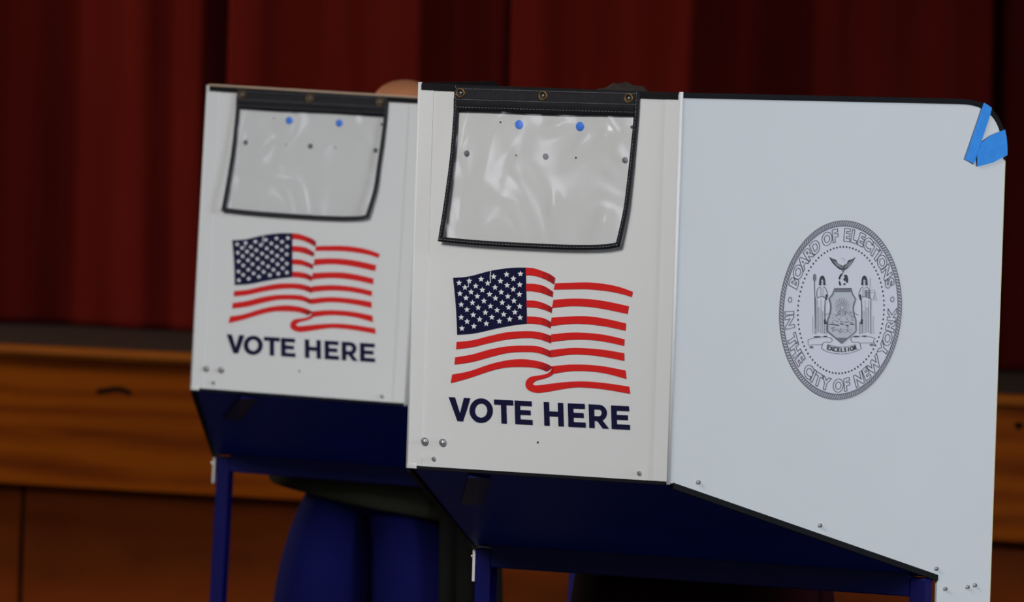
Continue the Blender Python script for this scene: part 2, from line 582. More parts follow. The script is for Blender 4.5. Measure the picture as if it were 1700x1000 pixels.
def make_seal(parent):
    """round seal printed on the outer face of the right panel, drawn on a sheet 230 x 330"""
    def sheet(off):
        sp = side_pt(1)

        def f(px, py):
            a, b = (px - 1280) / 230, (py - 350) / 330
            t = (.1939 * (1 - a) + .4882 * a) * (1 - b) + (.2080 * (1 - a) + .5031 * a) * b
            z = (.3854 * (1 - a) + .3869 * a) * (1 - b) + (.1004 * (1 - a) + .0965 * a) * b
            return sp(t, z, off)
        return f
    sp = side_pt(1)
    CT, CZ, RR = 0.3478, 0.2424, 0.1299

    def pol(off):
        return lambda a, r: sp(CT + RR * r * math.cos(R(a)), CZ + RR * r * math.sin(R(a)), off)
    # ground + rings
    bm = bmesh.new()
    p = pol(0.0006)
    c = bm.verts.new(p(0, 0))
    vs = [bm.verts.new(p(i * 3, 1.0)) for i in range(120)]
    for i in range(120):
        bm.faces.new((c, vs[i], vs[(i + 1) % 120]))
    o = link_mesh('seal_ground', bm, M['seal_ground'], parent)
    tag(o, 'pale round ground of the printed seal')
    bm = bmesh.new()
    p = pol(0.0011)

    def circ(r0, r1, mi, n=144):
        a = [bm.verts.new(p(i * 360 / n, r0)) for i in range(n)]
        b = [bm.verts.new(p(i * 360 / n, r1)) for i in range(n)]
        for i in range(n):
            j = (i + 1) % n
            bm.faces.new((a[i], a[j], b[j], b[i])).material_index = mi
    circ(1.0, .990, 0)
    circ(.945, .932, 0)
    nr = 170
    for i in range(nr):
        a = i * 360 / nr
        poly(bm, [p(a, .99), p(a + 1.25, .99), p(a + 2.9, .943), p(a + 1.65, .943)], 0)
    nd = 84
    p2 = pol(0.0012)
    for i in range(nd):
        a = R(i * 360 / nd)
        cx, cz = CT + RR * .705 * math.cos(a), CZ + RR * .705 * math.sin(a)
        poly(bm, [sp(cx + .0015 * math.cos(k * math.pi / 4), cz + .0015 * math.sin(k * math.pi / 4), .0012) for k in range(8)], 1)
    # two little circles between the texts
    for a in (172, 8):
        cx, cz = CT + RR * .845 * math.cos(R(a)), CZ + RR * .845 * math.sin(R(a))
        o_, i_ = [], []
        for k in range(16):
            q = k * math.pi / 8
            o_.append(bm.verts.new(sp(cx + .0042 * math.cos(q), cz + .0042 * math.sin(q), .0012)))
            i_.append(bm.verts.new(sp(cx + .0030 * math.cos(q), cz + .0030 * math.sin(q), .0012)))
        for k in range(16):
            j = (k + 1) % 16
            bm.faces.new((o_[k], o_[j], i_[j], i_[k])).material_index = 0
    o = link_mesh('seal_rings', bm, [M['ink'], M['ink_dark']], parent)
    tag(o, 'grey rope ring and dotted ring of the seal')
    # lettering
    bm = bmesh.new()
    sz = 0.203
    capk = .73

    def ring_text(txt, a0, a1, top):
        widths = {'I': .34, ' ': .42, 'W': 1.06, 'O': .86, 'C': .76, 'N': .8, 'D': .8}
        ws = [widths.get(ch, .72) for ch in txt]
        tot = sum(ws)
        acc = 0
        for ch, w_ in zip(txt, ws):
            ang = a0 + (a1 - a0) * (acc + w_ / 2) / tot
            acc += w_
            if ch == ' ':
                continue
            ar = R(ang)
            rx, rz = math.cos(ar), math.sin(ar)
            if top:
                base = .775
                ex, ez = rz, -rx
                ux, uz = rx, rz
            else:
                base = .905
                ex, ez = -rz, rx
                ux, uz = -rx, -rz

            def fn(x, y):
                xx, yy = x * sz * .98, y * sz * .92
                return sp(CT + RR * (base * rx + ex * xx + ux * yy), CZ + RR * (base * rz + ez * xx + uz * yy), 0.0013)
            add_glyph(bm, ch, True, fn, 0, off=0.045, bev=0.018)
    ring_text('BOARD OF ELECTIONS', 163, 17, True)
    ring_text('IN THE CITY OF NEW YORK', 180, 360, False)
    o = link_mesh('seal_lettering', bm, M['ink'], parent)
    tag(o, 'outlined letters around the seal')
    # coat of arms
    bm = bmesh.new()
    s3 = sheet(0.0012)
    s4 = sheet(0.0016)
    T_ = lambda f: (lambda x, y: f(1320 + x / 8.3333, 390 + y / 8.3333))
    B_ = lambda f: (lambda x, y: f(1320 + x / 8.3333, 490 + y / 8.3333))
    t3, t4, b3, b4 = T_(s3), T_(s4), B_(s3), B_(s4)
    INK, DK, PALE = 0, 1, 2
    # eagle
    flat_poly(bm, [(455, 305), (500, 330), (550, 345), (580, 400), (640, 425), (652, 490), (600, 478), (545, 432), (500, 385)], t3, DK)
    flat_poly(bm, [(822, 305), (780, 335), (722, 350), (700, 395), (652, 425), (655, 495), (700, 470), (745, 425), (785, 370)], t3, DK)
    for k in range(5):
        ribbon(bm, [(500 + 22 * k, 345 + 12 * k), (560 + 18 * k, 430 + 10 * k)], 5, t4, PALE)
        ribbon(bm, [(780 - 22 * k, 345 + 12 * k), (730 - 16 * k, 430 + 10 * k)], 5, t4, PALE)
    ribbon(bm, [(628, 425), (640, 520)], 7, t4, INK)
    ribbon(bm, [(660, 425), (655, 520)], 7, t4, INK)
    ribbon(bm, catmull([(620, 330), (640, 318), (660, 335), (668, 365)], 8), 6, t3, PALE)
    # globe
    flat_poly(bm, [(650, 520), (610, 545), (585, 595), (600, 625), (615, 590), (640, 545)], t3, DK)
    flat_poly(bm, [(590, 630), (610, 650), (622, 700), (600, 702), (590, 670)], t3, DK)
    flat_poly(bm, [(655, 560), (685, 548), (705, 560), (718, 615), (715, 660), (695, 665), (688, 635), (665, 640), (650, 610), (672, 590)], t3, DK)
    flat_poly(bm, [(655, 670), (680, 665), (680, 690), (655, 698)], t3, DK)
    # shield
    sh = [(530, 745), (505, 820), (455, 880), (475, 950), (478, 1000), (470, 1080), (435, 1180), (430, 1320), (440, 1340), (560, 1440), (630, 1500),
          (700, 1440), (820, 1340), (826, 1320), (822, 1180), (790, 1080), (786, 1000), (800, 950), (820, 885), (775, 820), (760, 745)]
    flat_poly(bm, sh, t3, PALE)
    ribbon(bm, sh, 17, t4, INK, True)
    flat_poly(bm, [(530, 735), (760, 735), (760, 790), (530, 790)], t4, INK)
    for k in range(18):
        a = k * math.pi / 9 + .1
        ribbon(bm, [(632 + 45 * math.cos(a), 1000 + 40 * math.sin(a)), (632 + 105 * math.cos(a), 985 + 115 * math.sin(a))], 5, t4, INK)
    ribbon(bm, [(632 + 30 * math.cos(k * math.pi / 6), 1000 + 30 * math.sin(k * math.pi / 6)) for k in range(12)], 6, t4, INK, True)
    rnd = random.Random(3)
    for k in range(60):
        x, y = rnd.uniform(480, 790), rnd.uniform(225, 385)
        ribbon(bm, [(x, y), (x + rnd.uniform(14, 34), y + rnd.uniform(-22, 22))], 5, b4, INK)
    for x0, x1, y in ((455, 520, 402), (520, 590, 412), (605, 655, 398), (680, 718, 418), (740, 800, 400)):
        ribbon(bm, [(x0, y), (x1, y + 3)], 13, b4, DK)
    for k in range(34):
        x = rnd.uniform(470, 760)
        y = rnd.uniform(450, 540)
        if abs(x - 630) < (600 - y) * 1.1 + 30:
            ribbon(bm, [(x, y), (x + 24, y - 14)], 5, b4, INK)
    flat_poly(bm, [(560, 590), (700, 590), (630, 655)], b4, INK)
    # side scrolls of the shield
    ribbon(bm, catmull([(400, 1110), (470, 1070), (485, 980), (450, 900)], 12), 7, t3, INK)
    ribbon(bm, catmull([(860, 1110), (800, 1070), (785, 980), (815, 900)], 12), 7, t3, INK)
    # the two standing figures
    for sgn, cx in ((1, 360), (-1, 942)):
        X = lambda dx: cx + sgn * dx
        hair = [(X(-45), 695), (X(-38), 620), (X(-22), 575), (X(0), 562), (X(22), 575), (X(36), 620), (X(42), 695), (X(14), 698), (X(20), 640), (X(0), 600), (X(-20), 640), (X(-14), 698)]
        flat_poly(bm, hair, t4, DK)
        ribbon(bm, [(X(-14), 640), (X(0), 668), (X(14), 640)], 5, t4, INK)
        # shoulders, arms
        ribbon(bm, catmull([(X(-20), 715), (X(-60), 745), (X(-75), 820), (X(-60), 880)], 10), 8, t3, INK)
        ribbon(bm, catmull([(X(20), 715), (X(50), 745), (X(75), 830), (X(55), 900)], 10), 8, t3, INK)
        flat_poly(bm, [(X(-20), 725), (X(20), 725), (X(26), 850), (X(-26), 850)], t3, PALE)
        ribbon(bm, [(X(-55), 865), (X(0), 850), (X(60), 870)], 10, t4, INK)
        flat_poly(bm, [(X(50), 820), (X(72), 830), (X(60), 900), (X(40), 905)], t4, DK)
        ribbon(bm, [(X(42), 900), (X(35), 1000), (X(38), 1180)], 10, t4, INK)
        flat_poly(bm, [(X(20), 1170), (X(40), 1165), (X(58), 1230), (X(30), 1235)], t4, DK)
        for dx, y0, y1, wd, mi in ((-130, 1120, 1370, 6, 2), (-100, 880, 1370, 10, 2), (-88, 860, 1370, 6, 0), (-62, 900, 1350, 7, 2), (-40, 1000, 1350, 22, 2), (-15, 900, 1360, 6, 2), (10, 1050, 1360, 18, 2), (30, 1180, 1370, 5, 0), (52, 1180, 1370, 6, 2), (66, 1200, 1370, 5, 0)):
            ribbon(bm, [(X(dx), y0), (X(dx + 3), (y0 + y1) / 2), (X(dx), y1)], wd, t3 if mi == 2 else t4, mi)
    # staff with cap on the left, sword and scales on the right
    flat_poly(bm, [(255 + 20 * math.cos(k * math.pi / 6), 590 + 52 * math.sin(k * math.pi / 6)) for k in range(12)], t4, INK)
    ribbon(bm, [(252, 630), (258, 900), (266, 1300)], 8, t4, INK)
    ribbon(bm, [(1026, 590), (1024, 740), (1012, 880)], 9, t3, PALE)
    flat_poly(bm, [(1000, 780), (1024, 780), (1018, 880), (1005, 880)], t4, INK)
    ribbon(bm, [(945, 770), (1090, 765)], 6, t3, INK)
    ribbon(bm, [(950, 800), (1080, 798)], 5, t3, INK)
    flat_poly(bm, [(950, 770), (985, 770), (985, 850), (955, 850)], t4, INK)
    flat_poly(bm, [(1092, 765), (1112, 905), (1066, 905)], t4, PALE)
    # ribbon with motto
    ribbon(bm, [(165, 615), (165, 692), (355, 682)], 7, t3 if False else b3, INK)
    ribbon(bm, catmull([(165, 615), (270, 590), (400, 578), (490, 600), (480, 650), (380, 655), (350, 740)], 24), 7, b3, INK)
    ribbon(bm, catmull([(1090, 660), (905, 662), (880, 660)], 8), 7, b3, INK)
    ribbon(bm, catmull([(1095, 600), (1000, 572), (830, 570), (760, 590), (775, 650), (870, 655), (900, 740)], 24), 7, b3, INK)
    ribbon(bm, catmull([(350, 740), (450, 790), (625, 815), (790, 790), (900, 740)], 24), 7, b3, INK)
    ribbon(bm, catmull([(430, 680), (520, 705), (630, 714), (740, 705), (830, 680)], 24), 6, b3, INK)
    ribbon(bm, catmull([(1095, 600), (1070, 640), (1090, 690), (1020, 695)], 10), 6, b3, INK)
    for x, y, wx in ((290, 578, 50), (400, 572, 26), (830, 572, 40), (945, 568, 32)):
        flat_poly(bm, [(x + wx * math.cos(k * math.pi / 5), y + 10 * math.sin(k * math.pi / 5)) for k in range(10)], b4, DK)
    flat_poly(bm, [(210 + 26 * math.cos(k * math.pi / 5), 720 + 18 * math.sin(k * math.pi / 5)) for k in range(10)], b4, INK)
    flat_poly(bm, [(1045 + 30 * math.cos(k * math.pi / 5), 688 + 16 * math.sin(k * math.pi / 5)) for k in range(10)], b4, INK)
    for i, ch in enumerate('EXCELSIOR'):
        x = 438 + i * 47.5
        u = (x - 628) / 200
        y = 786 - 34 * u * u
        sl = -0.30 * u

        def fn(gx, gy, x=x, y=y, sl=sl):
            xx, yy = gx * 66, gy * 86
            return b4(x + xx * 1 + yy * sl * .4, y - yy + xx * sl)
        add_glyph(bm, ch, False, fn, DK, off=0.03)
    o = link_mesh('seal_coat_of_arms', bm, [M['ink'], M['ink_dark'], M['ink_pale']], parent)
    tag(o, 'eagle, shield, two figures and EXCELSIOR ribbon')


def make_pocket(parent, sag=(0.0, 0.0), seed=0):
    """clear document pocket on three grommets"""
    tilt = math.tan(R(27))
    b0 = 0.0035

    def bul(z):   # how far the pocket stands off the panel
        k = max(0.0, (0.52 - z) / 0.2)
        return b0 + 0.007 * k
    left = catmull([(-.150, .5475), (-.1495, .52), (-.153, .45), (-.160, .385), (-.1683, .3257)], 24)
    right = catmull([(.1452, .549), (.1445, .515), (.1412, .47), (.1374 + sag[0], .424), (.1325 + sag[0], .38), (.1220 + sag[1], .3300)], 24)

    def P(x, z, off=0.0):
        d = bul(z) + off
        return Vector((x + (bul(z) - b0) * tilt, -d, z))
    root_bm = bmesh.new()
    # header band (the part the rest hangs from)
    n = 20
    grid = []
    for i in range(n + 1):
        a = i / n
        x = -.150 * (1 - a) + .1452 * a
        col = []
        for z0, o_ in ((.549, .0), (.5475, .0012), (.534, .0014), (.5315, .0024), (.516, .0020), (.513, .0004)):
            col.append(root_bm.verts.new(P(x, z0 + .0015 * a - .001 * (1 - a) + .0006 * math.sin(9 * a + seed), o_)))
        grid.append(col)
    for i in range(n):
        for k in range(5):
            root_bm.faces.new((grid[i][k], grid[i + 1][k], grid[i + 1][k + 1], grid[i][k + 1]))
    pocket = link_mesh('document_pocket', root_bm, M['webbing'], parent, True)
    tag(pocket, 'black header band of the clear pocket')
    # clear sheet
    bm = bmesh.new()
    rnd = random.Random(seed + 5)
    nu = 40
    g = []
    zt = .516
    rows = 36
    cre = [(rnd.uniform(.1, .9), rnd.uniform(.1, .9), rnd.uniform(.05, .16), rnd.uniform(0, 3.14), rnd.uniform(.0004, .0012)) for _ in range(7)]
    for j in range(rows + 1):
        v = j / rows
        fl = 6.0 + v * 17
        i0 = min(22, int(fl))
        la = [left[i0][k] + (left[i0 + 1][k] - left[i0][k]) * (fl - i0) for k in (0, 1)]
        fl = 4.7 + v * 18.3
        i0 = min(22, int(fl))
        ra = [right[i0][k] + (right[i0 + 1][k] - right[i0][k]) * (fl - i0) for k in (0, 1)]
        row = []
        for i in range(nu + 1):
            u = i / nu
            x = la[0] + (ra[0] - la[0]) * u
            z = la[1] + (ra[1] - la[1]) * u - .004 * math.sin(math.pi * u) * v
            off = 0.0006
            for cu, cv, r, an, am in cre:
                dx, dy = (u - cu), (v - cv)
                q = dx * math.cos(an) + dy * math.sin(an)
                s = -dx * math.sin(an) + dy * math.cos(an)
                off += am * math.exp(-(q / .035) ** 2 - (s / r) ** 2) * 2.8
            row.append(bm.verts.new(P(x, z, off)))
        g.append(row)
    for j in range(rows):
        for i in range(nu):
            bm.faces.new((g[j][i], g[j][i + 1], g[j + 1][i + 1], g[j + 1][i]))
    tag(link_mesh('clear_sheet', bm, M['vinyl'], pocket, True), 'creased clear vinyl window')
    # piping around three edges
    bm = bmesh.new()
    bottom = catmull([(-.1683, .3257), (-.10, .3230), (0.0, .3225), (.06, .3235), (.100, .3262), (.1220 + sag[1], .3305)], 24)
    path = left + bottom[1:] + right[::-1][1:]
    wv = .0036
    rings = []
    for i, (x, z) in enumerate(path):
        a, b = path[max(0, i - 1)], path[min(len(path) - 1, i + 1)]
        dx, dz = b[0] - a[0], b[1] - a[1]
        l = math.hypot(dx, dz)
        nx, nz = -dz / l, dx / l
        c = (x + nx * wv * .8, z + nz * wv * .8)
        rings.append([bm.verts.new(P(c[0] + nx * wv * s, c[1] + nz * wv * s, o_)) for s, o_ in ((-1, 0), (-.8, .0022), (0, .0028), (.8, .0022), (1, 0))])
    for a, b in zip(rings, rings[1:]):
        for k in range(4):
            bm.faces.new((a[k], a[k + 1], b[k + 1], b[k]))
    tag(link_mesh('piping', bm, M['webbing'], pocket, True), 'black piping around the pocket')
    # stitches
    bm = bmesh.new()
    dist = 0
    for i in range(len(path) - 1):
        p, q = path[i], path[i + 1]
        l = math.hypot(q[0] - p[0], q[1] - p[1])
        dx, dz = (q[0] - p[0]) / l, (q[1] - p[1]) / l
        k = 0
        while k < l:
            ph = (dist + k) % .0052
            if ph < .0012:
                cx, cz = p[0] + dx * k - dz * wv * .8, p[1] + dz * k + dx * wv * .8
                hx, hz = dx * .0016, dz * .0016
                ox, oz = -dz * .00035, dx * .00035
                poly(bm, [P(cx - hx - ox, cz - hz - oz, .0032), P(cx + hx - ox, cz + hz - oz, .0032), P(cx + hx + ox, cz + hz + oz, .0032), P(cx - hx + ox, cz - hz + oz, .0032)])
                k += .0012
            k += .0006
        dist += l
    for z0, step in ((.5458, .0034), (.5305, .0034), (.5195, .0052)):
        x = -.146
        while x < .141:
            a = (x + .15) / .295
            zz = z0 + .0015 * a - .001 * (1 - a)
            o_ = .0036
            poly(bm, [P(x, zz, o_), P(x + step * .6, zz, o_), P(x + step * .6, zz + .0006, o_), P(x, zz + .0006, o_)])
            x += step
    tag(link_mesh('stitching', bm, M['stitch'], pocket), 'grey stitching on the pocket')
    # grommets
    for x, z in ((-.1395, .5392), (-.0068, .5398), (.1298, .5410)):
        bm = bmesh.new()
        bmt = 28
        ro, ri = .0070, .0050
        rings = []
        for rr, o_ in ((ro, .0015), (ro, .0028), ((ro + ri) / 2, .0038), (ri, .0030), (ri, .0015)):
            rings.append([bm.verts.new(P(x + rr * math.cos(2 * math.pi * k / bmt), z + rr * math.sin(2 * math.pi * k / bmt), o_)) for k in range(bmt)])
        for a, b in zip(rings, rings[1:]):
            for k in range(bmt):
                bm.faces.new((a[k], a[(k + 1) % bmt], b[(k + 1) % bmt], b[k]))
        f = bm.faces.new(rings[-1])
        f.material_index = 1
        disc_knob(bm, P(x + .0004, z, .0018), (0, -1, 0), .0019, .0012, 10, True, 2)
        tag(link_mesh('grommet', bm, [M['brass'], M['dark'], M['steel']], pocket, True), 'brass grommet')
    return pocket


def make_screw(parent, name, pos, nrm, r, h, m, hexa=False):
    bm = bmesh.new()
    if hexa:
        disc_knob(bm, pos, nrm, r * 1.35, h * .3, 18, False)
        disc_knob(bm, Vector(pos) + Vector(nrm).normalized() * h * .3, nrm, r, h * .7, 6, True)
    else:
        disc_knob(bm, pos, nrm, r, h, 14, True)
    return link_mesh(name, bm, m, parent)


def side_outline():
    cx, cz = LT - .1075, H - .0865
    pts = [(0, 0), (0, H), (cx - .12, H), (cx - .05, H)]
    n = 18
    for k in range(n + 1):
        a = math.pi / 2 * (1 - k / n)
        ex = 2.6
        pts.append((cx + .1075 * abs(math.cos(a)) ** (2 / ex), cz + .0865 * abs(math.sin(a)) ** (2 / ex)))
    pts += [(LT, .2), (LT, -.2055), (.5765, -.2055), (.5765, -.1504)]
    return pts


def make_booth(label, loc, rot, full=True, sag=(0, 0), seed=0):
    root = empty('voting_booth', loc, rot)
    tag(root, label, 'voting booth', 'voting booths with flag panels')
    # front panel
    bm = bmesh.new()
    prism(bm, [(-W / 2, 0), (W / 2, 0), (W / 2, H), (-W / 2, H)], lambda a, b, o: Vector((a, .004 - o, b)), .004)
    front = link_mesh('front_panel', bm, M['white'], root)
    tag(front, 'white front panel with printed flag')
    for sx in (-1, 1):
        bm = bmesh.new()
        a, b = (sx * (W / 2 - .0005), sx * (W / 2 - .0235))
        box(bm, (min(a, b), -.0012, 0.0005), (max(a, b), 0.0002, H - .001), .0004)
        link_mesh('hinge_strip', bm, M['white'], front)
    make_flag(front)
    make_lettering(front)
    bm = bmesh.new()
    box(bm, (-W / 2 + .004, -.0032, H - .0085), (W / 2 - .003, .0055, H + .0012), .0008)
    tag(link_mesh('top_trim', bm, M['black'], root), 'black binding on the top edge of the front panel')
    bm = bmesh.new()
    box(bm, (-W / 2 + .016, -.0010, -.0045), (W / 2 - .004, .006, .0005), .0005)
    tag(link_mesh('bottom_trim', bm, M['black'], root), 'black binding on the bottom edge of the front panel')
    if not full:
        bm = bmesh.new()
        box(bm, (-W / 2 + .002, -.0026, H + .0012), (W / 2, .0060, H + .0046), .0005)  # tan strip stands in for light caught along the top of the binding
        tag(link_mesh('top_highlight_strip', bm, M['tan'], root), 'thin tan strip as painted highlight above the black binding')
    for sx in (-1, 1):
        bm = bmesh.new()
        r = .0030
        prof = [(sx * W / 2 + r * math.cos(a), .0015 + r * math.sin(a)) for a in [k * math.pi / 8 for k in range(16)]]
        prism(bm, [(p[0], p[1]) for p in prof], lambda a, b, o: Vector((a, b, -.0035 + o)), H + .0058)
        if sx < 0:
            box(bm, (-W / 2 - .001, -.0014, -.0035), (-W / 2 + .0155, .004, .0045), .0004)
        tag(link_mesh('corner_post', bm, M['whitetrim'], root, True), 'white plastic corner hinge')
    # side panels
    for sx in (1, -1):
        bm = bmesh.new()
        sp = side_pt(sx)
        prism(bm, side_outline(), lambda a, b, o: sp(a, b, o - .004), .004)
        side = link_mesh('side_panel', bm, M['white'], root)
        tag(side, 'white side panel printed with a round grey seal' if sx > 0 else 'plain left side panel')
        # pale raw edge on the rear side
        bm = bmesh.new()
        prism(bm, [(LT - .0002, -.205), (LT + .0016, -.205), (LT + .0016, H - .088), (LT - .0002, H - .088)], lambda a, b, o: sp(a, b, o - .0042), .0046)
        tag(link_mesh('rear_edge', bm, M['cream'], side), 'cream raw edge of the side panel')
        # black binding on top, following the rounded corner
        bm = bmesh.new()
        ol = side_outline()[1:-4]
        ol = [(max(a, .004), b) for a, b in ol]
        rings = []
        for i, (a, b) in enumerate(ol):
            p, q = ol[max(0, i - 1)], ol[min(len(ol) - 1, i + 1)]
            dx, dz = q[0] - p[0], q[1] - p[1]
            l = math.hypot(dx, dz) or 1
            nx, nz = dz / l, -dx / l
            if i == 0:
                nx, nz = 0, -1
            wd = .0062 if b > H - .045 else .0030
            rings.append([bm.verts.new(sp(a + nx * u, b + nz * u, o)) for u, o in ((wd, .0016), (-.0016, .0016), (-.0016, -.0056), (wd, -.0056))])
        for a, b in zip(rings, rings[1:]):
            for k in range(4):
                bm.faces.new((a[k], a[(k + 1) % 4], b[(k + 1) % 4], b[k]))
        bm.faces.new(rings[0])
        bm.faces.new(rings[-1][::-1])
        bmesh.ops.recalc_face_normals(bm, faces=bm.faces[:])
        tag(link_mesh('edge_binding', bm, M['black'], side), 'black binding on the rounded top edge')
        bm = bmesh.new()
        s_ = DROP / .5765
        prism(bm, [(.010, -.0095), (.010, -.0010), (.5765, -.1478), (.5765, -.1565)], lambda a, b, o: sp(a, b, o - .0052), .0068)
        tag(link_mesh('lower_binding', bm, M['black'], side), 'black binding on the sloping lower edge')
        nrm = (sx * NX, NY, 0)
        for t, z in ((.061, -.0015), (.318, -.0690), (.572, -.1385), (.593, -.1688), (.642, -.1676), (.658, -.1654)):
            make_screw(side, 'screw', sp(t, z, .0), nrm, .0031, .005, M['steel'])
        if sx > 0:
            make_seal(side)
    # pocket and hardware on the front
    make_pocket(root, sag, seed)
    for x, z in ((-.129, .4527), (-.0019, .4531), (.1249, .4528)):
        make_screw(front, 'rivet', (x, 0, z), (0, -1, 0), .0046, .0018, M['rivet'])
    for x, z in ((-.0460, .4971), (.0514, .4980)):
        tag(make_screw(front, 'blue_rivet', (x, 0, z), (0, -1, 0), .0066, .0016, M['bluedot']), 'round blue plastic rivet')
    for x, z, r in ((-.0493, .4531, .0013), (.0463, .4532, .0014), (.0006, .0447, .0017), (.1337, .5001, .0024), (-.0762, .4994, .0013)):
        make_screw(front, 'screw_hole', (x, 0, z), (0, -1, 0), r, .0006, M['dark'])
    for x, z in ((-.1813, .0365), (-.1519, .0364)):
        make_screw(front, 'bolt', (x, -.001, z), (0, -1, 0), .0042, .0055, M['steel'], True)
    for x, z in ((-.1657, .0122), (.1643, .0100)):
        make_screw(front, 'screw', (x, 0, z), (0, -1, 0), .0032, .005, M['steel'])
    # sloping desk tray
    bm = bmesh.new()
    i0 = .006
    A = Vector((-W / 2 + i0, .007, -.004)); B = Vector((W / 2 - i0, .007, -.004))
    C1 = Vector((W / 2 + E_ - i0 * 1.3, D_ - .012, -DROP)); D1 = Vector((-W / 2 - E_ + i0 * 1.3, D_ - .012, -DROP))
    up = Vector((0, 0, .012))
    lo = [bm.verts.new(p) for p in (A, B, C1, D1)]
    hi = [bm.verts.new(p + up) for p in (A, B, C1, D1)]
    bm.faces.new(lo)
    bm.faces.new(hi).material_index = 1
    for k in range(4):
        bm.faces.new((lo[k], lo[(k + 1) % 4], hi[(k + 1) % 4], hi[k]))
    bmesh.ops.recalc_face_normals(bm, faces=bm.faces[:])
    tray = link_mesh('desk_tray', bm, [M['tray'], M['desk']], root)
    tag(tray, 'dark navy sloping underside of the writing desk')
    bm = bmesh.new()
    beam(bm, (-.100, .015, -.0095), (-.215, .215, -.0625), .030, .006, bev=.001)
    link_mesh('tray_brace', bm, M['frame'], tray)
    # frame
    zr = -DROP - .002
    xr = W / 2 + E_ - .004
    bm = bmesh.new()
    box(bm, (-xr + .042, D_ - .030, zr - .028), (xr - .026, D_ - .004, zr + .008), .002)
    tag(link_mesh('frame_rail', bm, M['frame'], root), 'blue steel rail under the desk')
    Rm = Euler(rot).to_matrix()
    for sx in (-1, 1):
        top = Vector((sx * (xr - .013) + (.016 if sx < 0 else 0), D_ - .017, zr))
        # length so that the leg reaches the hall floor
        wz = (Rm @ top).z + loc[2]
        Lg = wz / (Rm @ Vector((0, 0, 1))).z - .004
        bm = bmesh.new()
        box(bm, (top.x - .013, top.y - .013, top.z - Lg + .03), (top.x + .013, top.y + .013, top.z), .002)
        leg = link_mesh('leg', bm, M['frame'], root)
        bm = bmesh.new()
        box(bm, (top.x - .013, top.y - .45, top.z - Lg + .012), (top.x + .013, top.y + .20, top.z - Lg + .034), .002)
        foot = link_mesh('foot_bar', bm, M['frame'], leg)
        for yy in (-.43, .17):
            bm = bmesh.new()
            box(bm, (top.x - .016, top.y + yy - .02, top.z - Lg + .001), (top.x + .016, top.y + yy + .02, top.z - Lg + .013), .002)
            link_mesh('rubber_foot', bm, M['rubber'], leg)
    bm = bmesh.new()
    box(bm, (-xr + .02, D_ - .028, zr - .60), (xr - .02, D_ - .006, zr - .578), .002)
    link_mesh('cross_bar', bm, M['frame'], root)
    return root


B1_LOC, B1_ROT = (.0422, 11.1594, .9376), (R(-.0868), R(.1679), R(-27.355))
B2_LOC, B2_ROT = (-.3831, 14.1752, .8875), (R(-.6893), R(1.3746), R(-20.3539))
booth = make_booth('nearer white voting booth with flag panel, round seal and blue tape on its corner', B1_LOC, B1_ROT, True)
booth_far = make_booth('farther white voting booth half hidden behind the nearer one, leaning slightly', B2_LOC, B2_ROT, False, (-.001, -.004), 2)

# ------------------------------------------------------------------ tape on the corner of the nearer booth
M1 = Matrix.Translation(B1_LOC) @ Euler(B1_ROT).to_matrix().to_4x4()
sp = side_pt(1)


def rim(th, out):
    """point on the rounded corner of the panel, th = 0 at the rear edge and 90 at the top, pushed out by out"""
    def q(t):
        a = R(t)
        return Vector((LT - .1075 + .1075 * abs(math.cos(a)) ** (2 / 2.6), H - .0865 + .0865 * abs(math.sin(a)) ** (2 / 2.6)))
    d = q(th + .5) - q(th - .5)
    n = Vector((d.y, -d.x)).normalized()
    p = q(th) + n * out
    return (p.x, p.y)


def tape(label, inner, th0, th1, off):
    edge = [rim(th0 + (th1 - th0) * k / 8, .0026) for k in range(9)]
    bm = bmesh.new()
    prism(bm, inner + edge, lambda a, b, o: M1 @ sp(a, b, off + o), .0004)
    fr = [bm.verts.new(M1 @ sp(a, b, off)) for a, b in edge]
    bk = [bm.verts.new(M1 @ sp(a, b, -.0072)) for a, b in edge]
    for k in range(8):
        bm.faces.new((fr[k], fr[k + 1], bk[k + 1], bk[k]))
    bmesh.ops.remove_doubles(bm, verts=bm.verts[:], dist=.00001)
    o = link_mesh('tape_strip', bm, M['tape'])
    tag(o, label, 'tape', 'blue tape strips on the booth corner')
    return o


tape('narrow blue tape strip running steeply down from the rounded corner of the nearer booth',
     [(.6545, .5285), (.6225, .4555), (.6170, .4585), (.6020, .4630), (.6340, .5330)], 66, 54, .0021)
tape('wide slanting blue tape piece with a notched end, lower of the two tapes',
     [(.6640, .4590), (.6315, .4528), (.6298, .4540), (.6277, .4740), (.6340, .4800), (.6368, .4880), (.6560, .4985)], 24, 2, .0027)


# ------------------------------------------------------------------ setting: floor and back wall
bm = bmesh.new()
box(bm, (-7, -3, -.05), (7, 26, 0))
fl = link_mesh('floor', bm, M['floor'])
tag(fl, kind='structure')
bm = bmesh.new()
box(bm, (-7, 24.5, 0), (7, 24.7, 6))
wb = link_mesh('wall_back', bm, M['wall'])
tag(wb, kind='structure')

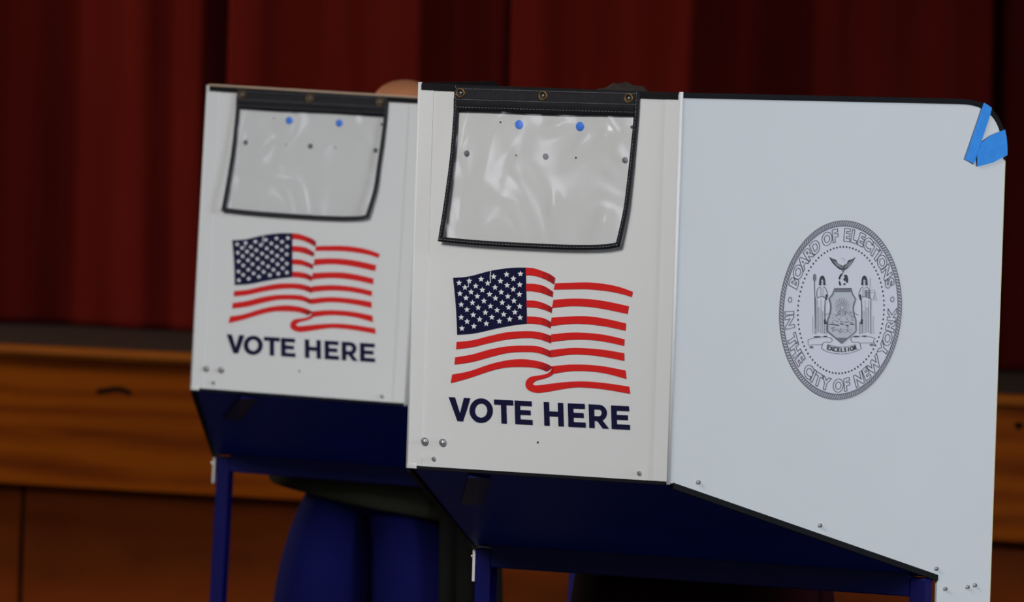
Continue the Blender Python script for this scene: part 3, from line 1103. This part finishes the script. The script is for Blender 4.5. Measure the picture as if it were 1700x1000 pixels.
# ------------------------------------------------------------------ stage
SY = math.atan2(-.4084, .9128)
stage = empty('stage', (0, 18.847, 0), (0, 0, SY))
tag(stage, 'long wooden stage with a rounded nosing and orange brown fascia board', 'stage')
SX0, SX1 = -4.5, 4.5
bm = bmesh.new()
prof = [(.06, .702), (-.008, .702), (-.020, .706), (-.026, .716), (-.022, .726), (-.012, .730), (.06, .730)]
prism(bm, prof, lambda a, b, o: Vector((SX0 + o, a, b)), SX1 - SX0)
tag(link_mesh('nosing', bm, M['nosing'], stage), 'lighter wooden nosing along the stage edge')
bm = bmesh.new()
box(bm, (SX0, 0, .385), (SX1, .03, .7018), .003)
fas = link_mesh('fascia_board', bm, M['fascia'], stage)
bm = bmesh.new()
pts = catmull([(-1.115, .624), (-1.09, .629), (-1.06, .634), (-1.04, .632), (-1.02, .624)], 14)
ribbon(bm, pts, .014, lambda a, b: Vector((a, -.0006, b)))
link_mesh('wood_knot', bm, M['crack'], fas)
bm = bmesh.new()
pts = catmull([(1.300, .655), (1.310, .660), (1.318, .655)], 6)
ribbon(bm, pts, .016, lambda a, b: Vector((a, -.0006, b)))
link_mesh('wood_knot', bm, M['crack'], fas)
xs = [SX0, -1.352, .3, 1.9, SX1]
for a, b in zip(xs, xs[1:]):
    bm = bmesh.new()
    box(bm, (a + .006, .075, 0.001), (b - .006, .095, .40), .003)
    tag(link_mesh('lower_panel', bm, M['lower'], stage), 'recessed darker panel under the fascia')
bm = bmesh.new()
box(bm, (SX0, .06, .700), (SX1, 3.5, .7295))
tag(link_mesh('stage_floor', bm, M['stagefloor'], stage), 'dark stage floor')
bm = bmesh.new()
box(bm, (SX0, .10, .001), (SX1, .13, .699))
link_mesh('stage_frame', bm, M['stagefloor'], stage)

# ------------------------------------------------------------------ curtains
CM = Matrix.Translation((0, 18.847, 0)) @ Matrix.Rotation(SY, 4, 'Z')


def curtain(label, knots, seed, base=.1):
    bm = bmesh.new()
    rnd = random.Random(seed)
    s0, s1 = knots[0][0], knots[-1][0]
    n = max(24, int((s1 - s0) / .008))
    ph = [rnd.uniform(0, 6.28) for _ in range(4)]
    rows = 30
    zb, zt = .735, 4.6
    xs_, ys_ = [], []
    d = 0.0
    for i in range(n + 1):
        s = s0 + (s1 - s0) * i / n
        for (a, da), (b, db) in zip(knots, knots[1:]):
            if s <= b + 1e-9:
                break
        u = (s - a) / (b - a)
        u = u * u * (3 - 2 * u)
        # the knots give the turn of the cloth: high = turned to the left, low = turned away
        d += (.41 - (da + (db - da) * u)) / .913 * (s1 - s0) / n + .03 * math.sin(s * 41 + ph[0]) * (s1 - s0) / n * 3
        xs_.append(s)
        ys_.append(d)
    m_ = sum(ys_) / len(ys_)
    tl = (ys_[-1] - ys_[0]) / n
    ys_ = [y - m_ + base for y in ys_]
    g = []
    for j in range(rows + 1):
        v = j / rows
        z = zb + (zt - zb) * v ** 1.5
        k = 1.0 - .25 * v
        sh = .012 * math.sin(z * 2.1 + ph[2]) * (1 - v)
        g.append([bm.verts.new(CM @ Vector((x + sh * math.sin(6 * x), .95 + d * k + .01 * math.sin(z * 1.7 + x * 5 + ph[3]), z))) for x, d in zip(xs_, ys_)])
    for j in range(rows):
        for i in range(n):
            bm.faces.new((g[j][i], g[j][i + 1], g[j + 1][i + 1], g[j + 1][i]))
    o = link_mesh('stage_curtain', bm, M['curtain'], None, True)
    sm = o.modifiers.new('thickness', 'SOLIDIFY')
    sm.thickness = .006
    sm.offset = 1
    tag(o, label, 'curtain', 'dark red stage curtains')
    return o


def rep(s0, s1, seed):
    rnd = random.Random(seed)
    k, s, up = [], s0, True
    while s < s1:
        k.append((s, rnd.uniform(.55, .7) if up else rnd.uniform(.1, .25)))
        s += rnd.uniform(.08, .14)
        up = not up
    return k


curtain('dark red curtain at the far left, ending at the black gap beside the farther booth',
        rep(-4.3, -2.15, 1) + [(-2.05, .12), (-1.77, .12), (-1.73, .50), (-1.55, .60), (-1.51, .22), (-1.465, .22), (-1.44, .60), (-1.37, .60), (-1.350, -.4), (-1.295, -.4), (-1.24, -.1)], 1, .06)
curtain('dark red curtain hanging above and behind the farther booth',
        [(-1.29, .62), (-1.19, .58), (-1.17, .30), (-1.09, .30), (-1.05, .50), (-.92, .50), (-.85, .70), (-.705, .78), (-.69, .0), (-.63, .02), (-.60, .20), (-.50, .20), (-.485, -.3), (-.445, -.3), (-.405, -.1)], 2, .06)
curtain('dark red curtain hanging above and behind the nearer booth',
        [(-.437, .75), (-.35, .68), (-.31, .45), (-.25, .45), (-.20, .66), (.10, .66), (.117, .02), (.24, .10), (.30, -.08), (.375, -.1), (.387, .38), (.44, .35), (.47, .24), (.80, .24), (.838, .1)], 3, -.05)
curtain('dark red curtain at the far right edge, behind the rounded corner of the nearer booth',
        [(.79, .5), (.83, .3), (.845, -.4), (.93, -.35), (.98, .2), (1.04, .4)] + rep(1.10, 4.3, 5), 4, .27)


# ------------------------------------------------------------------ people
def skin_obj(name, chains, m, parent=None, levels=2, rootv=0, link=()):
    """chains: list of lists of ((x,y,z), rx, ry) ; first point of a chain may be an int index (join)"""
    verts, edges, rad = [], [], []
    for ch in chains:
        prev = None
        for it in ch:
            if isinstance(it, int):
                prev = it
                continue
            p, rx, ry = it
            verts.append(p)
            rad.append((rx, ry))
            if prev is not None:
                edges.append((prev, len(verts) - 1))
            prev = len(verts) - 1
    me = bpy.data.meshes.new(name)
    me.from_pydata(verts, edges, [])
    me.materials.append(m)
    o = bpy.data.objects.new(name, me)
    C.objects.link(o)
    md = o.modifiers.new('skin', 'SKIN')
    md.use_smooth_shade = True
    md.branch_smoothing = .6
    for i, v in enumerate(me.skin_vertices[0].data):
        v.radius = rad[i]
        v.use_root = (i == rootv)
    sb = o.modifiers.new('sub', 'SUBSURF')
    sb.levels = levels
    sb.render_levels = levels
    if parent:
        o.parent = parent
    return o


def finger_chain(wi, p0, d, side, n=3, ln=.03, r=.0085, curl=.35):
    d = Vector(d).normalized()
    out = [wi]
    p = Vector(p0)
    ax = Vector(side)
    out.append((tuple(p), r, r))
    for k in range(n):
        d = Matrix.Rotation(curl, 3, ax) @ d
        p = p + d * ln * (1 - .18 * k)
        out.append((tuple(p), r * (1 - .1 * (k + 1)), r * (1 - .1 * (k + 1))))
    return out


def make_person(loc, yaw, label, hip, sh, head, hands, legx, mats, hair, bald, coat):
    """local frame: the person faces -y; all points in metres above the floor"""
    root = empty('person', loc, (0, 0, yaw))
    tag(root, label, 'person')
    hip, sh, head = Vector(hip), Vector(sh), Vector(head)
    verts = []
    mid = hip.lerp(sh, .5) + Vector((0, .03, 0))
    neck = sh.lerp(head, .38) + Vector((0, 0, .0))
    chains = []
    # body trunk: indices 0 hip,1 mid,2 chest,3 neck base,4 neck,5 jaw,6 head, 7 crown
    hd = (head - neck).normalized()
    up = Vector((0, -.25, 1)).normalized()
    face = Vector((0, -1, -.45)).normalized()
    trunk = [(tuple(hip), .125, .095), (tuple(mid), .115, .09), (tuple(sh + Vector((0, .01, -.06))), .13, .09), (tuple(sh + Vector((0, 0, .03))), .065, .055),
             (tuple(neck), .052, .052), (tuple(head - up * .085 + face * .012), .056, .064), (tuple(head - up * .02), .070, .086), (tuple(head + up * .055), .062, .076), (tuple(head + up * .085), .035, .045)]
    chains.append(trunk)
    n = len(trunk)
    for s in (-1, 1):
        hx = legx[0] if s < 0 else legx[1]
        kn = Vector((hx, hip.y - .02, hip.z * .53))
        an = Vector((hx + .0 * s, hip.y + .02, .09))
        leg = [0, (tuple(hip + Vector((s * .085, 0, -.06))), .085, .085), (tuple(kn), .055, .058), (tuple(kn.lerp(an, .35)), .052, .056), (tuple(an), .034, .038), (tuple(an + Vector((0, -.03, -.045))), .035, .032), (tuple(an + Vector((0, -.15, -.058))), .036, .022)]
        chains.append(leg)
        n += len(leg) - 1
    wr = []
    for s, hnd in zip((-1, 1), hands):
        hnd = Vector(hnd)
        shp = sh + Vector((s * .165, .0, -.03))
        el = shp.lerp(hnd, .5) + Vector((s * .05, .06, -.07))
        d = (hnd - el).normalized()
        arm = [2, (tuple(shp), .048, .048), (tuple(el), .036, .036), (tuple(el.lerp(hnd, .45)), .034, .034), (tuple(hnd - d * .01), .023, .026), (tuple(hnd + d * .035), .034, .014), (tuple(hnd + d * .075), .036, .013)]
        chains.append(arm)
        n += len(arm) - 1
        pi = n - 1
        lat = d.cross(Vector((0, 0, 1))).normalized()
        for k, (o_, l) in enumerate(((-.027, .026), (-.009, .030), (.009, .028), (.026, .022))):
            fc = finger_chain(pi, hnd + d * .095 + lat * o_, d, lat, 3, l)
            chains.append(fc)
            n += len(fc) - 1
        td = (d * .6 - lat * s * .8 * -1 * (1)).normalized()
        fc = finger_chain(pi - 1, hnd + d * .045 + lat * s * -.036, td, lat, 2, .03, .010, .15)
        chains.append(fc)
        n += len(fc) - 1
        wr.append((shp, el, hnd))
    body = skin_obj('body', chains, M['skin'], root, 2)
    # face details in one head frame
    hm = Matrix((Vector((1, 0, 0)), -face, up)).transposed().to_4x4()
    hm = Matrix.Translation(head) @ hm

    def blob(name, items, m, par=root):
        bm = bmesh.new()
        for c, sc in items:
            r = bmesh.ops.create_uvsphere(bm, u_segments=14, v_segments=10, radius=1)
            for v in r['verts']:
                v.co = hm @ Vector((c[0] + v.co.x * sc[0], c[1] + v.co.y * sc[1], c[2] + v.co.z * sc[2]))
        return link_mesh(name, bm, m, par, True)
    blob('nose', [((0, -.092, -.022), (.013, .020, .012)), ((0, -.086, -.006), (.008, .014, .024))], M['skin'])
    for s in (-1, 1):
        blob('ear', [((s * .072, .008, -.015), (.009, .018, .030))], M['skin'])
        blob('eye', [((s * .030, -.078, .008), (.013, .010, .007))], M['eye'])
    blob('mouth', [((0, -.078, -.058), (.024, .009, .006))], M['lip'])
    # hair
    bm = bmesh.new()
    r = bmesh.ops.create_uvsphere(bm, u_segments=28, v_segments=18, radius=1)
    dele = []
    for v in bm.verts:
        c = v.co.copy()
        if bald:
            keep = c.y > .0 and c.z < -.3 and c.z > -.8
        else:
            keep = (c.z > .25 or c.y > -.05) and c.z > -.85
        v.co = hm @ Vector((c.x * .080, .010 + c.y * .098, .018 + c.z * .098 + (.004 * math.sin(c.x * 19) * math.cos(c.y * 17))))
        if not keep:
            dele.append(v)
    bmesh.ops.delete(bm, geom=dele, context='VERTS')
    ho = link_mesh('hair', bm, hair, root, True)
    sm = ho.modifiers.new('t', 'SOLIDIFY')
    sm.thickness = .006
    # garments
    top_m, leg_m, coat_m = mats
    tr = [[(tuple(hip + Vector((0, 0, .04))), .150, .115), (tuple(hip + Vector((0, 0, -.03))), .155, .12)]]
    for s in (-1, 1):
        hx = legx[0] if s < 0 else legx[1]
        tr.append([1, (tuple(hip + Vector((s * .085, 0, -.10))), .148, .120), (tuple(Vector((hx * 1.15, hip.y - .01, hip.z * .62))), .135, .110), (tuple(Vector((hx * 1.2, hip.y - .02, hip.z * .50))), .132, .105), (tuple(Vector((hx, hip.y + .01, .30))), .070, .076), (tuple(Vector((hx, hip.y + .02, .085))), .060, .070)])
    skin_obj('trousers', tr, leg_m, root, 2)
    tp = [[(tuple(hip + Vector((0, 0, -.02))), .165, .135), (tuple(mid), .155, .125), (tuple(sh + Vector((0, .01, -.07))), .165, .115), (tuple(sh + Vector((0, 0, .035))), .075, .065)]]
    for shp, el, hnd in wr:
        tp.append([2, (tuple(shp), .066, .066), (tuple(el), .052, .052), (tuple(el.lerp(hnd, .5)), .046, .046), (tuple(el.lerp(hnd, .92)), .036, .036)])
    skin_obj('sweater' if coat else 'coat', tp, top_m, root, 2)
    # shoes
    for s in (-1, 1):
        hx = legx[0] if s < 0 else legx[1]
        bm = bmesh.new()
        r = bmesh.ops.create_uvsphere(bm, u_segments=20, v_segments=12, radius=1)
        for v in bm.verts:
            c = v.co
            c.z = max(c.z, -.55)
            yy = c.y * .145
            v.co = Vector((hx + c.x * (.050 - .010 * (yy > .05)), hip.y - .045 + yy, .037 + c.z * (.055 + .022 * max(0, c.y)) + .006))
        mn = min(v.co.z for v in bm.verts)
        for v in bm.verts:
            v.co.z += .002 - mn
        link_mesh('shoe', bm, M['shoe'], root, True)
    return root


def hem_sheet(name, parent, cx, cy, rx, ry, a0, a1, ztop, zbot, m, n=40, wav=.006, th=.008, flare=1.12):
    """cloth hanging around the hips; zbot(u) gives the hem height along it"""
    bm = bmesh.new()
    rows = 12
    g = []
    for j in range(rows + 1):
        v = j / rows
        row = []
        for i in range(n + 1):
            u = i / n
            a = R(a0 + (a1 - a0) * u)
            z = ztop + (zbot(u) - ztop) * v
            k = 1 + (flare - 1) * v
            wv_ = wav * math.sin(u * 23) * v
            row.append(bm.verts.new((cx + (rx * k + wv_) * math.cos(a), cy + (ry * k + wv_) * math.sin(a), z)))
        g.append(row)
    for j in range(rows):
        for i in range(n):
            bm.faces.new((g[j][i], g[j][i + 1], g[j + 1][i + 1], g[j + 1][i]))
    o = link_mesh(name, bm, m, parent, True)
    sm = o.modifiers.new('t', 'SOLIDIFY')
    sm.thickness = th
    return o


def to_world(loc, rot, x, y):
    v = Matrix.Translation(loc) @ Euler(rot).to_matrix().to_4x4() @ Vector((x, y, 0))
    return (v.x, v.y, 0)


# voter at the farther booth
p2 = make_person(to_world(B2_LOC, B2_ROT, -.135, .78), B2_ROT[2],
                 'person in blue jeans, olive sweater and open dark coat bending behind the farther booth',
                 (0, 0, .80), (.07, -.17, 1.18), (.152, -.335, 1.377), [(-.07, -.40, .93), (.30, -.42, .93)], (-.088, .088),
                 (M['olive'], M['denim'], M['charcoal']), M['hair_grey'], True, True)
hem_sheet('sweater_hem', p2, 0, 0, .200, .150, 160, 360, .86, lambda u: .700 - .115 * max(0, u - .16) - .035 * max(0, 1 - u / .14), M['olive'])
hem_sheet('coat_back', p2, .01, 0.01, .180, .180, -5, 150, .95, lambda u: .665 - .26 * (1 - u) ** 2, M['charcoal'])
hem_sheet('coat_flap', p2, .0, 0, .225, .185, -44, 0, .95, lambda u: .36, M['charcoal'])

# voter at the nearer booth
p1 = make_person(to_world(B1_LOC, B1_ROT, -.12, .80), B1_ROT[2],
                 'person with dark hair in a long dark maroon coat standing behind the nearer booth',
                 (0, 0, .86), (.01, -.20, 1.20), (.022, -.38, 1.370), [(-.15, -.42, .96), (.20, -.42, .96)], (-.09, .09),
                 (M['maroon'], M['blacktrouser'], M['maroon']), M['hair_dark'], False, False)
hem_sheet('coat_skirt', p1, 0, 0, .160, .128, 0, 360, 1.0, lambda u: .42, M['maroon'], n=72, wav=.010, flare=1.45)
